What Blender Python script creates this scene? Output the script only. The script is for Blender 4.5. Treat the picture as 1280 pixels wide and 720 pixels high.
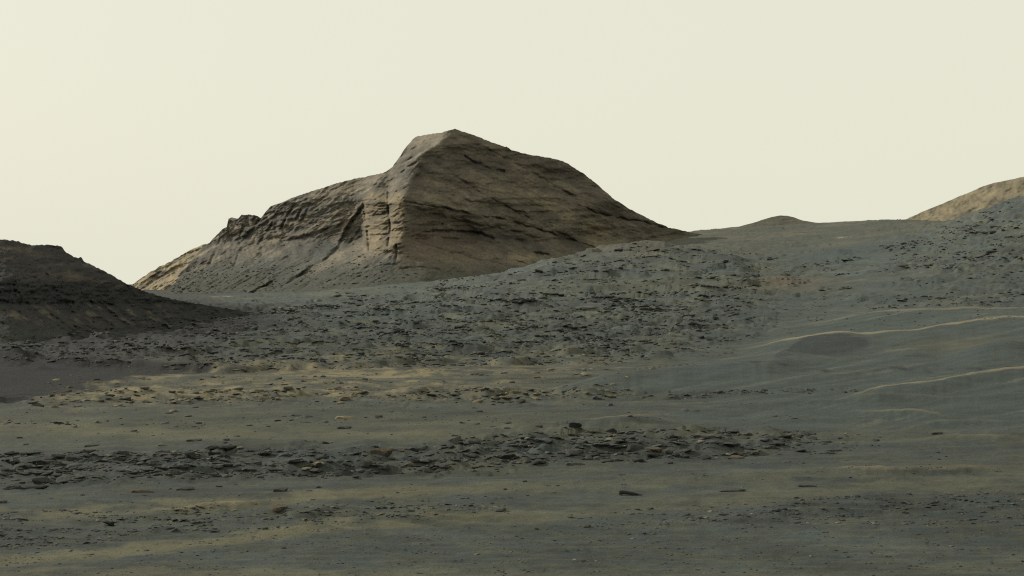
import bpy, math, random
import numpy as np

for _o in list(bpy.data.objects):
    bpy.data.objects.remove(_o)
scene = bpy.context.scene
col = scene.collection

# ------------------------------------------------------------------ camera
F = 1758.0            # focal length in pixels of a 1280 px wide picture
HOR = 330.0           # picture row of the eye level
cam_d = bpy.data.cameras.new('camera')
cam_d.sensor_width = 36.0
cam_d.lens = 36.0 * F / 1280.0
cam_d.shift_y = (HOR - 360.0) / 1280.0
cam_d.clip_start = 0.1
cam_d.clip_end = 20000.0
cam = bpy.data.objects.new('camera', cam_d)
cam.location = (0, 0, 0)
cam.rotation_euler = (math.radians(90), 0, 0)
col.objects.link(cam)
scene.camera = cam

# ------------------------------------------------------------------ light
SUN_EL = math.radians(25)
SUN_AZ = math.radians(-68)          # measured from the view axis (+Y), negative = to the left
sun_dir = np.array([math.sin(SUN_AZ) * math.cos(SUN_EL), math.cos(SUN_AZ) * math.cos(SUN_EL), math.sin(SUN_EL)])
world = bpy.data.worlds.new('World')
scene.world = world
world.use_nodes = True
wn, wl = world.node_tree.nodes, world.node_tree.links
wn.clear()
sky = wn.new('ShaderNodeTexSky')
sky.sky_type = 'NISHITA'
sky.sun_disc = False
sky.sun_elevation = SUN_EL
sky.sun_rotation = SUN_AZ
sky.altitude = 0
sky.air_density = 0.4
sky.dust_density = 6.0
sky.ozone_density = 0.3
bg_sky = wn.new('ShaderNodeBackground')
bg_sky.inputs['Strength'].default_value = 0.05
wl.new(sky.outputs['Color'], bg_sky.inputs['Color'])
bg_dust = wn.new('ShaderNodeBackground')          # even suspended dust over the whole dome
bg_dust.inputs['Color'].default_value = (0.81, 0.802, 0.655, 1)
bg_dust.inputs['Strength'].default_value = 1.235
mixw = wn.new('ShaderNodeMixShader')
mixw.inputs[0].default_value = 0.78
out = wn.new('ShaderNodeOutputWorld')
wl.new(bg_sky.outputs[0], mixw.inputs[1])
wl.new(bg_dust.outputs[0], mixw.inputs[2])
wl.new(mixw.outputs[0], out.inputs['Surface'])

sun_d = bpy.data.lights.new('sun', 'SUN')
sun_d.energy = 4.1
sun_d.angle = math.radians(0.8)
sun_d.color = (1.0, 0.95, 0.86)
sun = bpy.data.objects.new('sun', sun_d)
from mathutils import Vector
sun.rotation_euler = Vector(sun_dir.tolist()).to_track_quat('Z', 'Y').to_euler()
col.objects.link(sun)
scene.view_settings.view_transform = 'Standard'
scene.view_settings.look = 'None'
scene.view_settings.exposure = 0.0
scene.view_settings.gamma = 1.0
scene.view_settings.use_curve_mapping = False
scene.cycles.use_denoising = False
scene.cycles.filter_width = 1.15
scene.cycles.max_bounces = 4
scene.cycles.sample_clamp_direct = 4.0
scene.cycles.sample_clamp_indirect = 1.5

# ------------------------------------------------------------------ numeric helpers
rng = np.random.default_rng(7)
_P = rng.permutation(256).astype(np.int32)
_P = np.concatenate([_P, _P, _P])
_A = rng.random(256) * 2 * np.pi
_GX, _GY = np.cos(_A).astype(np.float32), np.sin(_A).astype(np.float32)


def perlin(x, y, seed=0):
    x = (np.asarray(x, np.float64) + seed * 17.31)
    y = (np.asarray(y, np.float64) + seed * 9.73)
    x0, y0 = np.floor(x), np.floor(y)
    xf, yf = (x - x0).astype(np.float32), (y - y0).astype(np.float32)
    xi, yi = x0.astype(np.int32) & 255, y0.astype(np.int32) & 255
    u = xf * xf * xf * (xf * (xf * 6 - 15) + 10)
    v = yf * yf * yf * (yf * (yf * 6 - 15) + 10)
    p0, p1 = _P[xi], _P[xi + 1]
    h = _P[p0 + yi]
    a = _GX[h] * xf + _GY[h] * yf
    h = _P[p1 + yi]
    b = _GX[h] * (xf - 1) + _GY[h] * yf
    a += (b - a) * u
    h = _P[p0 + yi + 1]
    c = _GX[h] * xf + _GY[h] * (yf - 1)
    h = _P[p1 + yi + 1]
    d = _GX[h] * (xf - 1) + _GY[h] * (yf - 1)
    c += (d - c) * u
    return 1.45 * (a + (c - a) * v)


def fbm(x, y, octs=4, seed=0, gain=0.5, lac=2.03):
    s, a = 0.0, 1.0
    for k in range(octs):
        s = s + a * perlin(x, y, seed + k * 3)
        x, y, a = x * lac, y * lac, a * gain
    return s


def ridged(x, y, octs=4, seed=0, gain=0.5):
    s, a = 0.0, 1.0
    for k in range(octs):
        s = s + a * (1 - np.abs(perlin(x, y, seed + k * 3)) * 1.6)
        x, y, a = x * 2.05, y * 2.05, a * gain
    return s


def sstep(a, b, x):
    t = np.clip((x - a) / (b - a), 0, 1)
    return t * t * (3 - 2 * t)


def lerp(a, b, t):
    return a + (b - a) * t


def mixc(c, rgb, m):
    return c + (np.array(rgb) - c) * np.clip(m, 0, 1)[..., None]


def interp(x, pts):
    p = np.array(pts, float)
    return np.interp(x, p[:, 0], p[:, 1])


def smooth_interp(x, pts, w=6.0):
    return (interp(x - w, pts) + 2 * interp(x, pts) + interp(x + w, pts)) / 4


def polydist(u, v, pts):
    """distance to a polyline and the signed side (positive = below/right of it)"""
    best = np.full(u.shape, 1e9)
    for (x0, y0), (x1, y1) in zip(pts[:-1], pts[1:]):
        dx, dy = x1 - x0, y1 - y0
        t = np.clip(((u - x0) * dx + (v - y0) * dy) / (dx * dx + dy * dy), 0, 1)
        best = np.minimum(best, np.hypot(u - x0 - t * dx, v - y0 - t * dy))
    return best


def inpoly(u, v, pts):
    r = np.zeros(u.shape, bool)
    n = len(pts)
    for i in range(n):
        x0, y0 = pts[i]
        x1, y1 = pts[(i + 1) % n]
        if y0 == y1:
            continue
        c = ((y0 > v) != (y1 > v)) & (u < (x1 - x0) * (v - y0) / (y1 - y0) + x0)
        r ^= c
    return r


def blur(a, r, axis):
    k = np.ones(2 * r + 1) / (2 * r + 1)
    pad = [(0, 0)] * a.ndim
    pad[axis] = (r, r)
    b = np.pad(a, pad, mode='edge')
    return np.apply_along_axis(lambda m: np.convolve(m, k, mode='valid'), axis, b)


def blob(u, v, cu, cv, ru, rv, slope=0.0):
    du = u - cu
    dv = v - cv - slope * du
    return np.exp(-(du / ru) ** 2 - (dv / rv) ** 2)


# ------------------------------------------------------------------ mesh helpers
def grid_object(name, P, C, mat, flip=False, smooth=True):
    n, m = P.shape[:2]
    me = bpy.data.meshes.new(name)
    me.vertices.add(n * m)
    me.vertices.foreach_set('co', P.reshape(-1).astype(np.float32))
    i = np.arange((n - 1) * m).reshape(n - 1, m)[:, :-1].reshape(-1)
    q = np.stack([i, i + 1, i + m + 1, i + m], 1)
    if flip:
        q = q[:, ::-1]
    nf = len(q)
    me.loops.add(nf * 4)
    me.loops.foreach_set('vertex_index', np.ascontiguousarray(q).reshape(-1).astype(np.int32))
    me.polygons.add(nf)
    me.polygons.foreach_set('loop_start', np.arange(0, nf * 4, 4, dtype=np.int32))
    me.polygons.foreach_set('use_smooth', np.full(nf, smooth))
    at = me.color_attributes.new('Col', 'FLOAT_COLOR', 'POINT')
    c4 = np.ones((n * m, 4), np.float32)
    c4[:, :3] = C.reshape(-1, 3)
    at.data.foreach_set('color', c4.reshape(-1))
    me.update(calc_edges=True)
    me.materials.append(mat)
    o = bpy.data.objects.new(name, me)
    col.objects.link(o)
    return o


def tri_mesh(name, V, T, C, mat):
    me = bpy.data.meshes.new(name)
    me.vertices.add(len(V))
    me.vertices.foreach_set('co', V.reshape(-1).astype(np.float32))
    nf = len(T)
    me.loops.add(nf * 3)
    me.loops.foreach_set('vertex_index', T.reshape(-1).astype(np.int32))
    me.polygons.add(nf)
    me.polygons.foreach_set('loop_start', np.arange(0, nf * 3, 3, dtype=np.int32))
    if C is not None:
        at = me.color_attributes.new('Col', 'FLOAT_COLOR', 'POINT')
        c4 = np.ones((len(V), 4), np.float32)
        c4[:, :3] = C
        at.data.foreach_set('color', c4.reshape(-1))
    me.update(calc_edges=True)
    me.materials.append(mat)
    return me


def surface_material(name, s1, s2, bump, var=0.35, use_col=True, rgb=None, stretch=(1, 1, 1), rand=0.0, bdist=1.0):
    """vertex albedo x two scales of mineral mottling, with a fine relief"""
    m = bpy.data.materials.new(name)
    m.use_nodes = True
    n, l = m.node_tree.nodes, m.node_tree.links
    bs = n['Principled BSDF']
    bs.inputs['Roughness'].default_value = 0.95
    bs.inputs['Specular IOR Level'].default_value = 0.12
    tc = n.new('ShaderNodeTexCoord')
    mp = n.new('ShaderNodeMapping')
    mp.inputs['Scale'].default_value = stretch
    l.new(tc.outputs['Object'], mp.inputs['Vector'])
    n1 = n.new('ShaderNodeTexNoise')
    n1.inputs['Scale'].default_value = s1
    n1.inputs['Detail'].default_value = 6
    n1.inputs['Roughness'].default_value = 0.65
    n2 = n.new('ShaderNodeTexNoise')
    n2.inputs['Scale'].default_value = s2
    n2.inputs['Detail'].default_value = 8
    n2.inputs['Roughness'].default_value = 0.7
    l.new(mp.outputs[0], n1.inputs['Vector'])
    l.new(mp.outputs[0], n2.inputs['Vector'])
    add = n.new('ShaderNodeMath')
    add.operation = 'ADD'
    l.new(n1.outputs['Fac'], add.inputs[0])
    l.new(n2.outputs['Fac'], add.inputs[1])
    mr = n.new('ShaderNodeMapRange')
    mr.inputs['From Min'].default_value = 0.6
    mr.inputs['From Max'].default_value = 1.4
    mr.inputs['To Min'].default_value = 1 - var
    mr.inputs['To Max'].default_value = 1 + var
    l.new(add.outputs[0], mr.inputs['Value'])
    mul = n.new('ShaderNodeVectorMath')
    mul.operation = 'SCALE'
    if use_col:
        a = n.new('ShaderNodeAttribute')
        a.attribute_name = 'Col'
        l.new(a.outputs['Color'], mul.inputs[0])
    else:
        mul.inputs[0].default_value = rgb
    if rand > 0:
        oi = n.new('ShaderNodeObjectInfo')
        mr2 = n.new('ShaderNodeMapRange')
        mr2.inputs['To Min'].default_value = 1 - rand
        mr2.inputs['To Max'].default_value = 1 + rand
        l.new(oi.outputs['Random'], mr2.inputs['Value'])
        mm = n.new('ShaderNodeMath')
        mm.operation = 'MULTIPLY'
        l.new(mr.outputs[0], mm.inputs[0])
        l.new(mr2.outputs[0], mm.inputs[1])
        l.new(mm.outputs[0], mul.inputs['Scale'])
    else:
        l.new(mr.outputs[0], mul.inputs['Scale'])
    l.new(mul.outputs[0], bs.inputs['Base Color'])
    bp = n.new('ShaderNodeBump')
    bp.inputs['Strength'].default_value = bump
    bp.inputs['Distance'].default_value = bdist
    l.new(n2.outputs['Fac'], bp.inputs['Height'])
    l.new(bp.outputs[0], bs.inputs['Normal'])
    return m


M_ground = surface_material('ground_sand_and_rock', 0.35, 5.0, 0.6, 0.30, bdist=0.08)
M_mount = surface_material('mountain_rock', 0.06, 0.55, 0.30, 0.34, bdist=0.5)
M_hill = surface_material('hill_rock', 0.15, 1.6, 0.8, 0.36, bdist=0.35)
M_far = surface_material('far_hill_rock', 0.04, 0.30, 0.35, 0.24, bdist=0.8)
M_rubble = surface_material('rubble_rock', 1.2, 6.0, 0.5, 0.3, bdist=0.05)
M_rock = surface_material('dark_rock', 1.3, 7.0, 0.6, 0.32, False, (0.046, 0.048, 0.045), rand=0.4, bdist=0.06)
M_rock_black = surface_material('black_rock', 1.3, 7.0, 0.6, 0.25, False, (0.020, 0.020, 0.019), rand=0.1, bdist=0.06)
M_rock_tan = surface_material('tan_rock', 1.3, 7.0, 0.6, 0.25, False, (0.16, 0.135, 0.085), rand=0.15, bdist=0.06)


def setting(o, label=None):
    o['kind'] = 'structure'
    if label:
        o['label'] = label
    return o


# ------------------------------------------------------------------ ground
GREY = (0.043, 0.048, 0.041)
BLUE = (0.036, 0.046, 0.046)
TAN = (0.150, 0.128, 0.074)
OLIVE = (0.068, 0.069, 0.046)
DARK = (0.030, 0.034, 0.034)
PALE = (0.23, 0.19, 0.115)

YK = np.array([3, 8, 14, 20, 25, 32, 40, 50, 65, 80, 100, 130, 170, 230, 320, 420, 520, 650, 900, 1300, 1800, 2600], float)
NEAR = [330 + d * F / y for d, y in zip((2.2, 3.2, 4.2, 5.0, 5.5), YK[:5])]
L0 = [640, 592, 552, 514, 490, 469, 447, 429, 412, 398, 389, 383, 377, 370, 364, 360, 356]
TAB = {
    -300: L0, 0: L0, 200: L0,
    400: [640, 592, 552, 514, 490, 469, 447, 429, 412, 397, 387, 380, 373, 366, 360, 356, 354],
    520: [640, 592, 552, 514, 490, 468, 446, 428, 410, 393, 381, 372, 362, 352, 350, 350, 350],
    640: [640, 592, 551, 513, 489, 468, 446, 427, 408, 388, 362, 339, 344, 350, 350, 350, 350],
    740: [640, 592, 551, 512, 488, 467, 445, 425, 405, 381, 355, 332, 334, 340, 340, 340, 340],
    820: [640, 592, 551, 512, 487, 466, 444, 423, 403, 380, 353, 331, 328, 318, 293, 298, 310],
    900: [640, 592, 551, 512, 486, 465, 442, 420, 397, 372, 348, 333, 327, 308, 285, 290, 300],
    1000: [640, 592, 550, 511, 485, 463, 438, 415, 393, 367, 346, 334, 322, 300, 279, 284, 294],
    1140: [640, 591, 550, 510, 482, 456, 428, 403, 377, 349, 326, 311, 299, 284, 273, 279, 290],
    1280: [640, 591, 549, 508, 478, 450, 420, 392, 360, 320, 282, 255, 241, 262, 290, 300, 305],
    1580: [640, 590, 546, 502, 468, 436, 400, 366, 328, 290, 240, 205, 190, 230, 285, 300, 305],
}
TU = np.array(sorted(TAB), float)
tab = np.array([NEAR + TAB[int(k)] for k in TU])            # (cols, depths)
LU = np.arange(-320, 1600, 8.0)
LL = np.linspace(math.log(3), math.log(2600), 420)
_t = np.array([np.interp(LL, np.log(YK), r) for r in tab])
_t = np.array([np.interp(LU, TU, _t[:, j]) for j in range(len(LL))]).T
# smooth the table as (row-HOR)*Y, i.e. as real drop below the eye
drop = (_t - HOR) / F * np.exp(LL)[None, :]
drop = blur(blur(drop, 4, 0), 4, 0)
drop = blur(blur(drop, 4, 1), 3, 1)


def base_drop(u, Y):
    fu = np.clip((u - LU[0]) / 8.0, 0, len(LU) - 1.001)
    fl = np.clip((np.log(Y) - LL[0]) / (LL[1] - LL[0]), 0, len(LL) - 1.001)
    i, j = fu.astype(int), fl.astype(int)
    a, b = fu - i, fl - j
    return (drop[i, j] * (1 - a) * (1 - b) + drop[i + 1, j] * a * (1 - b) +
            drop[i, j + 1] * (1 - a) * b + drop[i + 1, j + 1] * a * b)


CRESTS = [  # (polyline in u,row ; height m ; tan strength)
    ([(930, 436), (1000, 432), (1050, 428), (1100, 424), (1150, 420), (1200, 412), (1235, 408), (1290, 406), (1400, 402)], 0.55, 1.0),
    ([(1040, 399), (1090, 396), (1130, 394), (1200, 390.5), (1290, 390), (1400, 388)], 0.5, 0.6),
    ([(1050, 499), (1120, 492), (1165, 487), (1200, 479), (1215, 477), (1290, 467), (1400, 455)], 0.35, 0.9),
    ([(1060, 516.5), (1110, 518), (1150, 520), (1200, 523)], 0.16, 0.6),
    ([(1080, 445), (1130, 442), (1180, 436)], 0.25, 0.35),
    ([(700, 489), (760, 480), (800, 474), (880, 467), (950, 461), (1010, 455)], 0.45, 0.15),
    ([(715, 535), (770, 534), (850, 532)], 0.15, 0.55),
    ([(1180, 448), (1230, 440), (1300, 432)], 0.5, 0.0),
    ([(1020, 590), (1090, 592), (1180, 592), (1260, 590)], 0.10, 0.55),
    ([(880, 452), (960, 447), (1040, 452), (1100, 448)], 0.16, 0.12),
    ([(960, 478), (1040, 470), (1120, 462), (1200, 452)], 0.16, 0.12),
    ([(880, 512), (980, 508), (1080, 503), (1200, 500), (1300, 492)], 0.12, 0.10),
    ([(1100, 482), (1180, 474), (1300, 458)], 0.12, 0.15),
    ([(940, 528), (1040, 526), (1140, 532), (1280, 526)], 0.10, 0.10),
    ([(1120, 412), (1200, 402), (1300, 399)], 0.22, 0.12),
    ([(960, 414), (1030, 408), (1090, 404)], 0.22, 0.20),
    ([(1130, 550), (1200, 546), (1300, 548)], 0.08, 0.20),
    ([(180, 636), (240, 634), (300, 629), (350, 627)], 0.10, 0.6),
]


LEDGES = [  # (polyline in u,row ; height m ; length behind, px) : bedded rock breaking off towards the eye
    ([(470, 383), (560, 375), (640, 371.5), (760, 368.5), (840, 366.5), (900, 362), (940, 359), (1010, 353)], 1.65, 9),
    ([(520, 403), (560, 402), (600, 403.5), (650, 400)], 0.99, 7),
    ([(330, 391), (420, 384), (500, 380), (560, 381)], 0.88, 7),
    ([(415, 369.5), (430, 368), (462, 369)], 2.42, 4),
    ([(-40, 447), (60, 452), (150, 459), (280, 463), (400, 461), (520, 458), (640, 456), (780, 452)], 0.50, 12),
    ([(40, 505), (200, 499), (400, 495), (640, 493), (790, 490)], 0.33, 12),
    ([(-40, 417), (60, 421), (130, 427), (250, 440), (330, 446)], 0.72, 10),
    ([(330, 432), (450, 428), (560, 431), (700, 426), (800, 428)], 0.66, 8),
    ([(430, 446), (560, 444), (700, 447), (800, 441), (880, 438)], 0.54, 9),
    ([(380, 414), (520, 412), (660, 415), (800, 410), (900, 408)], 0.72, 7),
    ([(600, 391), (720, 388), (840, 389), (960, 384)], 0.88, 6),
    ([(1060, 379), (1130, 375), (1200, 373), (1300, 366)], 0.72, 6),
    ([(1090, 386), (1180, 382), (1300, 377)], 0.60, 5),
    ([(1000, 366), (1080, 358), (1150, 356), (1220, 348), (1300, 338)], 0.99, 7),
    ([(1040, 345), (1120, 338), (1200, 328), (1300, 312)], 0.99, 8),
    ([(1000, 334), (1060, 326), (1140, 318)], 1.32, 7),
    ([(1100, 310), (1180, 300), (1300, 280)], 1.32, 9),
    ([(640, 349), (720, 340), (800, 335), (880, 338)], 1.54, 9),
    ([(700, 333), (770, 321), (840, 316), (910, 323)], 1.54, 9),
    ([(760, 316), (820, 307), (870, 309)], 1.32, 7),
    ([(540, 361), (620, 356), (700, 352), (800, 352), (900, 347), (960, 345)], 1.54, 9),
    ([(980, 342), (1010, 338), (1050, 338)], 1.54, 6),
    ([(-40, 573), (90, 571), (180, 573), (300, 568), (420, 572), (520, 570)], 0.18, 14),
    ([(-40, 594), (60, 592), (180, 588), (300, 592), (400, 588), (500, 584)], 0.16, 14),
    ([(560, 566), (640, 560), (720, 561), (800, 563), (900, 560), (1000, 556)], 0.22, 14),
    ([(600, 555), (680, 549), (760, 547), (860, 546), (960, 548)], 0.15, 10),
    ([(-40, 530), (60, 528), (160, 534), (260, 531)], 0.09, 10),
    ([(300, 521), (420, 524), (520, 523), (620, 527)], 0.09, 9),
    ([(120, 652), (220, 650), (320, 646), (440, 643), (560, 640)], 0.07, 14),
    ([(820, 652), (960, 640), (1100, 632), (1300, 626)], 0.06, 14),
    ([(-40, 676), (100, 672), (220, 664)], 0.06, 14),
]


def zone_masks(u, r):
    """where the ground is bare rock, tan or smooth, in terms of the lie of the land"""
    w = 9 * perlin(u / 60, r / 14, 31) + 4 * perlin(u / 17, r / 5, 32)
    rr = r + w * np.clip((r - 330) / 150, 0.15, 1.0)
    rock = np.zeros_like(u)
    # near rock band
    top = interp(u, [(0, 567), (300, 562), (500, 560), (640, 545), (760, 538), (900, 539), (1050, 543), (1130, 552)])
    bot = interp(u, [(0, 606), (150, 600), (330, 600), (560, 590), (760, 575), (1030, 566), (1130, 556)])
    rock = np.maximum(rock, sstep(top - 6, top + 9, rr) * sstep(bot + 8, bot - 10, rr) * sstep(1170, 950, u) * np.clip(0.75 + 0.8 * perlin(u / 70, r / 16, 34), 0.15, 1))
    # broken ledge below the tan bedrock
    rock = np.maximum(rock, 0.8 * np.exp(-((rr - 497) / 9) ** 2) * sstep(840, 700, u))
    rock = np.maximum(rock, 0.8 * np.exp(-((r - interp(u, [(830, 496), (1060, 487)])) / 3.5) ** 2) * sstep(825, 850, u) * sstep(1085, 1050, u))
    # rubble plain
    edge = interp(u, [(0, 455), (250, 462), (500, 458), (760, 452), (860, 440), (950, 425), (1020, 400)])
    rub = sstep(edge + 6, edge - 8, rr) * sstep(365, 385, r + 0.02 * u) * sstep(1060, 920, u)
    rock = np.maximum(rock, 0.85 * rub)
    # foothill and upper right slope
    up = sstep(400, 372, rr) * sstep(420, 560, u)
    blk = sstep(-0.1, 0.35, fbm(u / 110, r / 11, 3, 41))
    steep = sstep(1090, 1190, u + 1.2 * (330 - r))
    hum = sstep(1060, 960, u)
    rock = np.maximum(rock, up * np.maximum(0.6 * hum, (0.10 + 0.55 * blk) * (1 - steep) + 0.75 * steep))
    # gravelly lower ground
    rock = np.maximum(rock, 0.35 * np.exp(-((rr - interp(u, [(0, 660), (400, 650), (640, 636)])) / 12) ** 2) * sstep(700, 500, u))
    rock = np.maximum(rock, 0.40 * np.exp(-((rr - interp(u, [(900, 640), (1280, 628)])) / 12) ** 2) * sstep(850, 1050, u))
    # smooth sand sheet
    sand = sstep(880, 1000, u + (r - 440) * 0.7) * sstep(385, 400, r) * sstep(545, 525, r)
    sand = np.maximum(sand, inpoly(u, r, [(690, 490), (800, 474), (950, 460), (1020, 450), (1080, 480), (960, 486), (800, 492)]) * 1.0)
    rock = rock * (1 - 0.9 * sand * (rock < 0.6))
    return rock, sand


def ground_z_and_color(x, Y):
    u = 640 + F * x / Y
    dr = base_drop(u, Y)
    r0 = HOR + dr * F / Y
    uu = np.clip(u, -300, 1580)
    rock, sand = zone_masks(uu, r0)
    px = Y / F                                     # metres per pixel here
    fade = lambda wl: sstep(1.5, 5.0, wl / px)     # leave out relief far too fine to show

    h = np.zeros_like(x)
    calm = 1 - 0.75 * sand
    h += 0.9 * fbm(x / 95, Y / 95, 2, 1) * sstep(110, 420, Y) * (1 - 0.6 * sand)
    h += 0.30 * fbm(x / 26, Y / 22, 2, 5) * calm * sstep(8, 60, Y)
    h += 0.085 * fbm(x / 6.5, Y / 5.0, 2, 9) * calm * fade(6) * (0.5 + rock)
    h += 0.055 * fbm(x / 2.6, Y / 1.2, 2, 13) * calm * fade(1.6) * (0.45 + rock * 1.6)
    h += 0.018 * fbm(x / 0.55, Y / 0.40, 2, 17) * calm * fade(.45)
    # wind ripples on the open sand
    rp = perlin(x / 3.5 + 0.35 * Y / 3.5, Y / 1.1, 23)
    h += 0.05 * (1 - np.abs(rp) * 1.7) * fade(1.3) * (1 - rock) * (0.35 + 0.9 * sand)
    ledge = np.zeros_like(x)
    GYS = Y[:, 0]
    # broken ledges of bedded rock: plates tilted up, edges facing the eye
    for wl, amp, sd in ((34, 1.0, 51), (13, 0.5, 53), (5.0, 0.22, 55), (1.8, 0.09, 57)):
        q = fbm(x / (wl * 1.9), Y / wl, 3, sd) * 2.6 + 0.05 * x / wl
        fr = q - np.floor(q)
        step = np.where(fr < 0.16, fr / 0.16, 1 - (fr - 0.16) / 0.84)
        big = sstep(60, 260, Y) if wl > 20 else (sstep(25, 110, Y) if wl > 8 else 1.0)
        h += amp * (step - 0.5) * rock * fade(wl) * big
    h += 0.12 * (ridged(x / 2.4, Y / 1.8, 3, 61) - 1.0) * rock * fade(2.4) * sstep(30, 50, Y)
    h += 0.55 * (ridged(x / 16, Y / 12, 3, 65) - 1.0) * rock * sstep(120, 300, Y)
    h += 0.8 * (ridged(x / 42, Y / 34, 3, 67) - 1.0) * rock * sstep(200, 480, Y)
    h += 0.45 * fbm(x / 15, Y / 12, 3, 69) * rock * sstep(70, 160, Y)
    h += 0.20 * (ridged(x / 9, Y / 6.5, 3, 45) - 1.0) * rock * sstep(60, 110, Y)
    h += 0.35 * (ridged(x / 22, Y / 16, 3, 47) - 1.0) * rock * sstep(150, 260, Y)
    # foothill
    fx, fy = (x - (815 - 640) / F * 500) / 24.0, (Y - 500) / 60.0
    h += 8.2 * np.exp(-fx * fx * np.where(fx > 0, 0.55, 0.42) - fy * fy) * (1 + 0.05 * fbm(x / 14, Y / 14, 3, 70))
    u1 = u[:1, :]                                   # a grid column keeps its bearing
    for k, (pts, H, ln) in enumerate(LEDGES):
        us = [q[0] for q in pts]
        rc = smooth_interp(u1, pts, 6) + (0.012 * (pts[0][1] - 300) + 0.9) * (1.5 * perlin(u1 / 55, u1 * 0 + k, 75) + 0.7 * perlin(u1 / 24, u1 * 0 + k, 76))
        inside = sstep(us[0] - 5, us[0] + 45, u1) * sstep(us[-1] + 5, us[-1] - 45, u1)
        brk = np.clip(0.65 + 0.9 * perlin(u1 / 60, u1 * 0 + k * 3.3, 77), 0.05, 1.35)
        sel = (GYS > 0) & (r0.min(1) < max(q[1] for q in pts) + 12) & (r0.max(1) > min(q[1] for q in pts) - 6 * ln)
        i0, i1 = np.flatnonzero(sel)[[0, -1]]
        rr = r0[i0:i1 + 1]
        d = rc - rr
        wst = np.clip(0.0085 * dr[i0:i1 + 1] * F / Y[i0:i1 + 1], 0.16, 2.0)
        h[i0:i1 + 1] += H * inside * brk * sstep(-wst, wst, d) * np.exp(-np.clip(d, 0, None) / ln)
        ledge[i0:i1 + 1] = np.maximum(ledge[i0:i1 + 1], inside * brk * np.exp(-((d - 0.3 * ln) / ln) ** 2))
    # resistant beds: benches that follow the contours
    rise = np.zeros_like(x)
    for stp, amt, y0, y1, y2, y3, sd in ((1.7, 0.85, 230, 320, 3000, 4000, 302), (0.55, 0.7, 75, 110, 230, 300, 306)):
        wgt = sstep(y0, y1, Y) * sstep(y3, y2, Y) * np.clip(0.15 + rock, 0, 1) * (1 - sand)
        zt = -dr + h
        nz = 0.8 * fbm(x / (24 * stp), Y / (24 * stp), 3, sd)
        q = zt / stp + nz
        fl = np.floor(q)
        fr = q - fl
        brk = sstep(-0.35, 0.3, fbm(x / (12 * stp), Y / (16 * stp), 2, sd + 2))
        h += amt * wgt * brk * (stp * (fl + sstep(0.0, 0.36, fr) * 0.9 + 0.1 * fr - nz) - zt)
        rise = np.maximum(rise, wgt * brk * np.exp(-((fr - 0.2) / 0.25) ** 2))
    # dunes
    tanm = np.zeros_like(x)
    for pts, H, tn in CRESTS:
        rc = smooth_interp(u1, pts, 8) + 1.6 * perlin(u1 / 40, u1 * 0 + pts[0][1], 71) + 0.5 * perlin(u1 / 9, u1 * 0 + pts[0][1], 72)
        inside = sstep(pts[0][0] - 10, pts[0][0] + 60, u1) * sstep(pts[-1][0] + 10, pts[-1][0] - 50, u1)
        d = (rc - r0)                               # >0 behind the crest
        lens = 26 * H / 0.5
        prof = np.where(d < 0, np.exp(-(d / (lens * 0.55)) ** 2), np.exp(-(d / (lens * 0.20)) ** 2))
        h += 1.35 * H * prof * inside
        wd = 0.75 + 1.1 * perlin(u1 / 33, u1 * 0 + pts[0][1], 73)
        tanm = np.maximum(tanm, 0.65 * tn * inside * np.exp(-((d + 0.6) / np.maximum(wd, 0.6)) ** 2))
    # dark coarse-grained drift
    lt = interp(u1, [(960, 453), (985, 444), (1010, 434), (1035, 431), (1062, 431.5), (1095, 437)]) + 0.8 * perlin(u1 / 9, u1 * 0, 74)
    lb = interp(u1, [(960, 453), (990, 451), (1030, 449), (1060, 445), (1095, 437)])
    lensm = sstep(lt - 0.7, lt + 0.7, r0) * sstep(lb + 2.0, lb - 2.5, r0) * sstep(962, 975, u1) * sstep(1094, 1080, u1)
    ld = np.clip((lb - r0) / np.maximum(lb - lt, 1.0), 0, 2.2)
    h += 0.38 * sstep(958, 1040, u1) * sstep(1100, 1040, u1) * np.where(ld < 1, ld ** 1.3, np.exp(-((ld - 1) / 0.7) ** 2))
    # drifts in the low foreground
    h += 0.10 * np.exp(-((r0 - interp(u, [(0, 628), (600, 606), (1280, 585)])) / 9) ** 2)

    # ---- albedo
    n1 = fbm(uu / 70, r0 / 9, 4, 81)
    n2 = fbm(uu / 24, r0 / 5, 4, 85)
    n3 = fbm(x / 9, Y / 7, 4, 89)
    c = np.empty(x.shape + (3,))
    c[...] = GREY
    c = mixc(c, BLUE, 0.5 + 0.9 * n1)
    c = mixc(c, OLIVE, sstep(0.0, 0.9, n2 + 0.3 * n3) * 0.35)
    c = mixc(c, DARK, np.clip(rock * (0.65 + 0.6 * rise) + 0.4 * ledge, 0, 1) * (0.45 + 0.7 * n2))
    c = mixc(c, OLIVE, rock * sstep(0.2, 0.8, n3 + 0.4 * n1) * 0.6)
    strk = fbm(uu / 110, r0 / 3.2, 4, 93)
    c = mixc(c, OLIVE, sstep(0.1, 0.8, strk) * 0.55)
    c = mixc(c, DARK, sstep(0.15, 0.8, -strk) * 0.45)
    c *= (1 + 0.22 * sstep(90, 200, Y) + 0.32 * sstep(150, 520, Y))[..., None]         # the far ground is lighter
    n5 = fbm(x / 16, Y / 16, 7, 97, 0.68)
    n6 = fbm(x / 2.2, Y / 2.6, 5, 98, 0.72)
    c *= np.clip(1 + 0.20 * n5 + 0.13 * n6, 0.5, 1.6)[..., None]
    # tan bedrock
    t1 = np.exp(-((r0 - interp(u, [(0, 486), (150, 484), (480, 474), (900, 470)])) / 23) ** 2) * sstep(0, 90, u) * sstep(900, 640, u)
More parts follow.
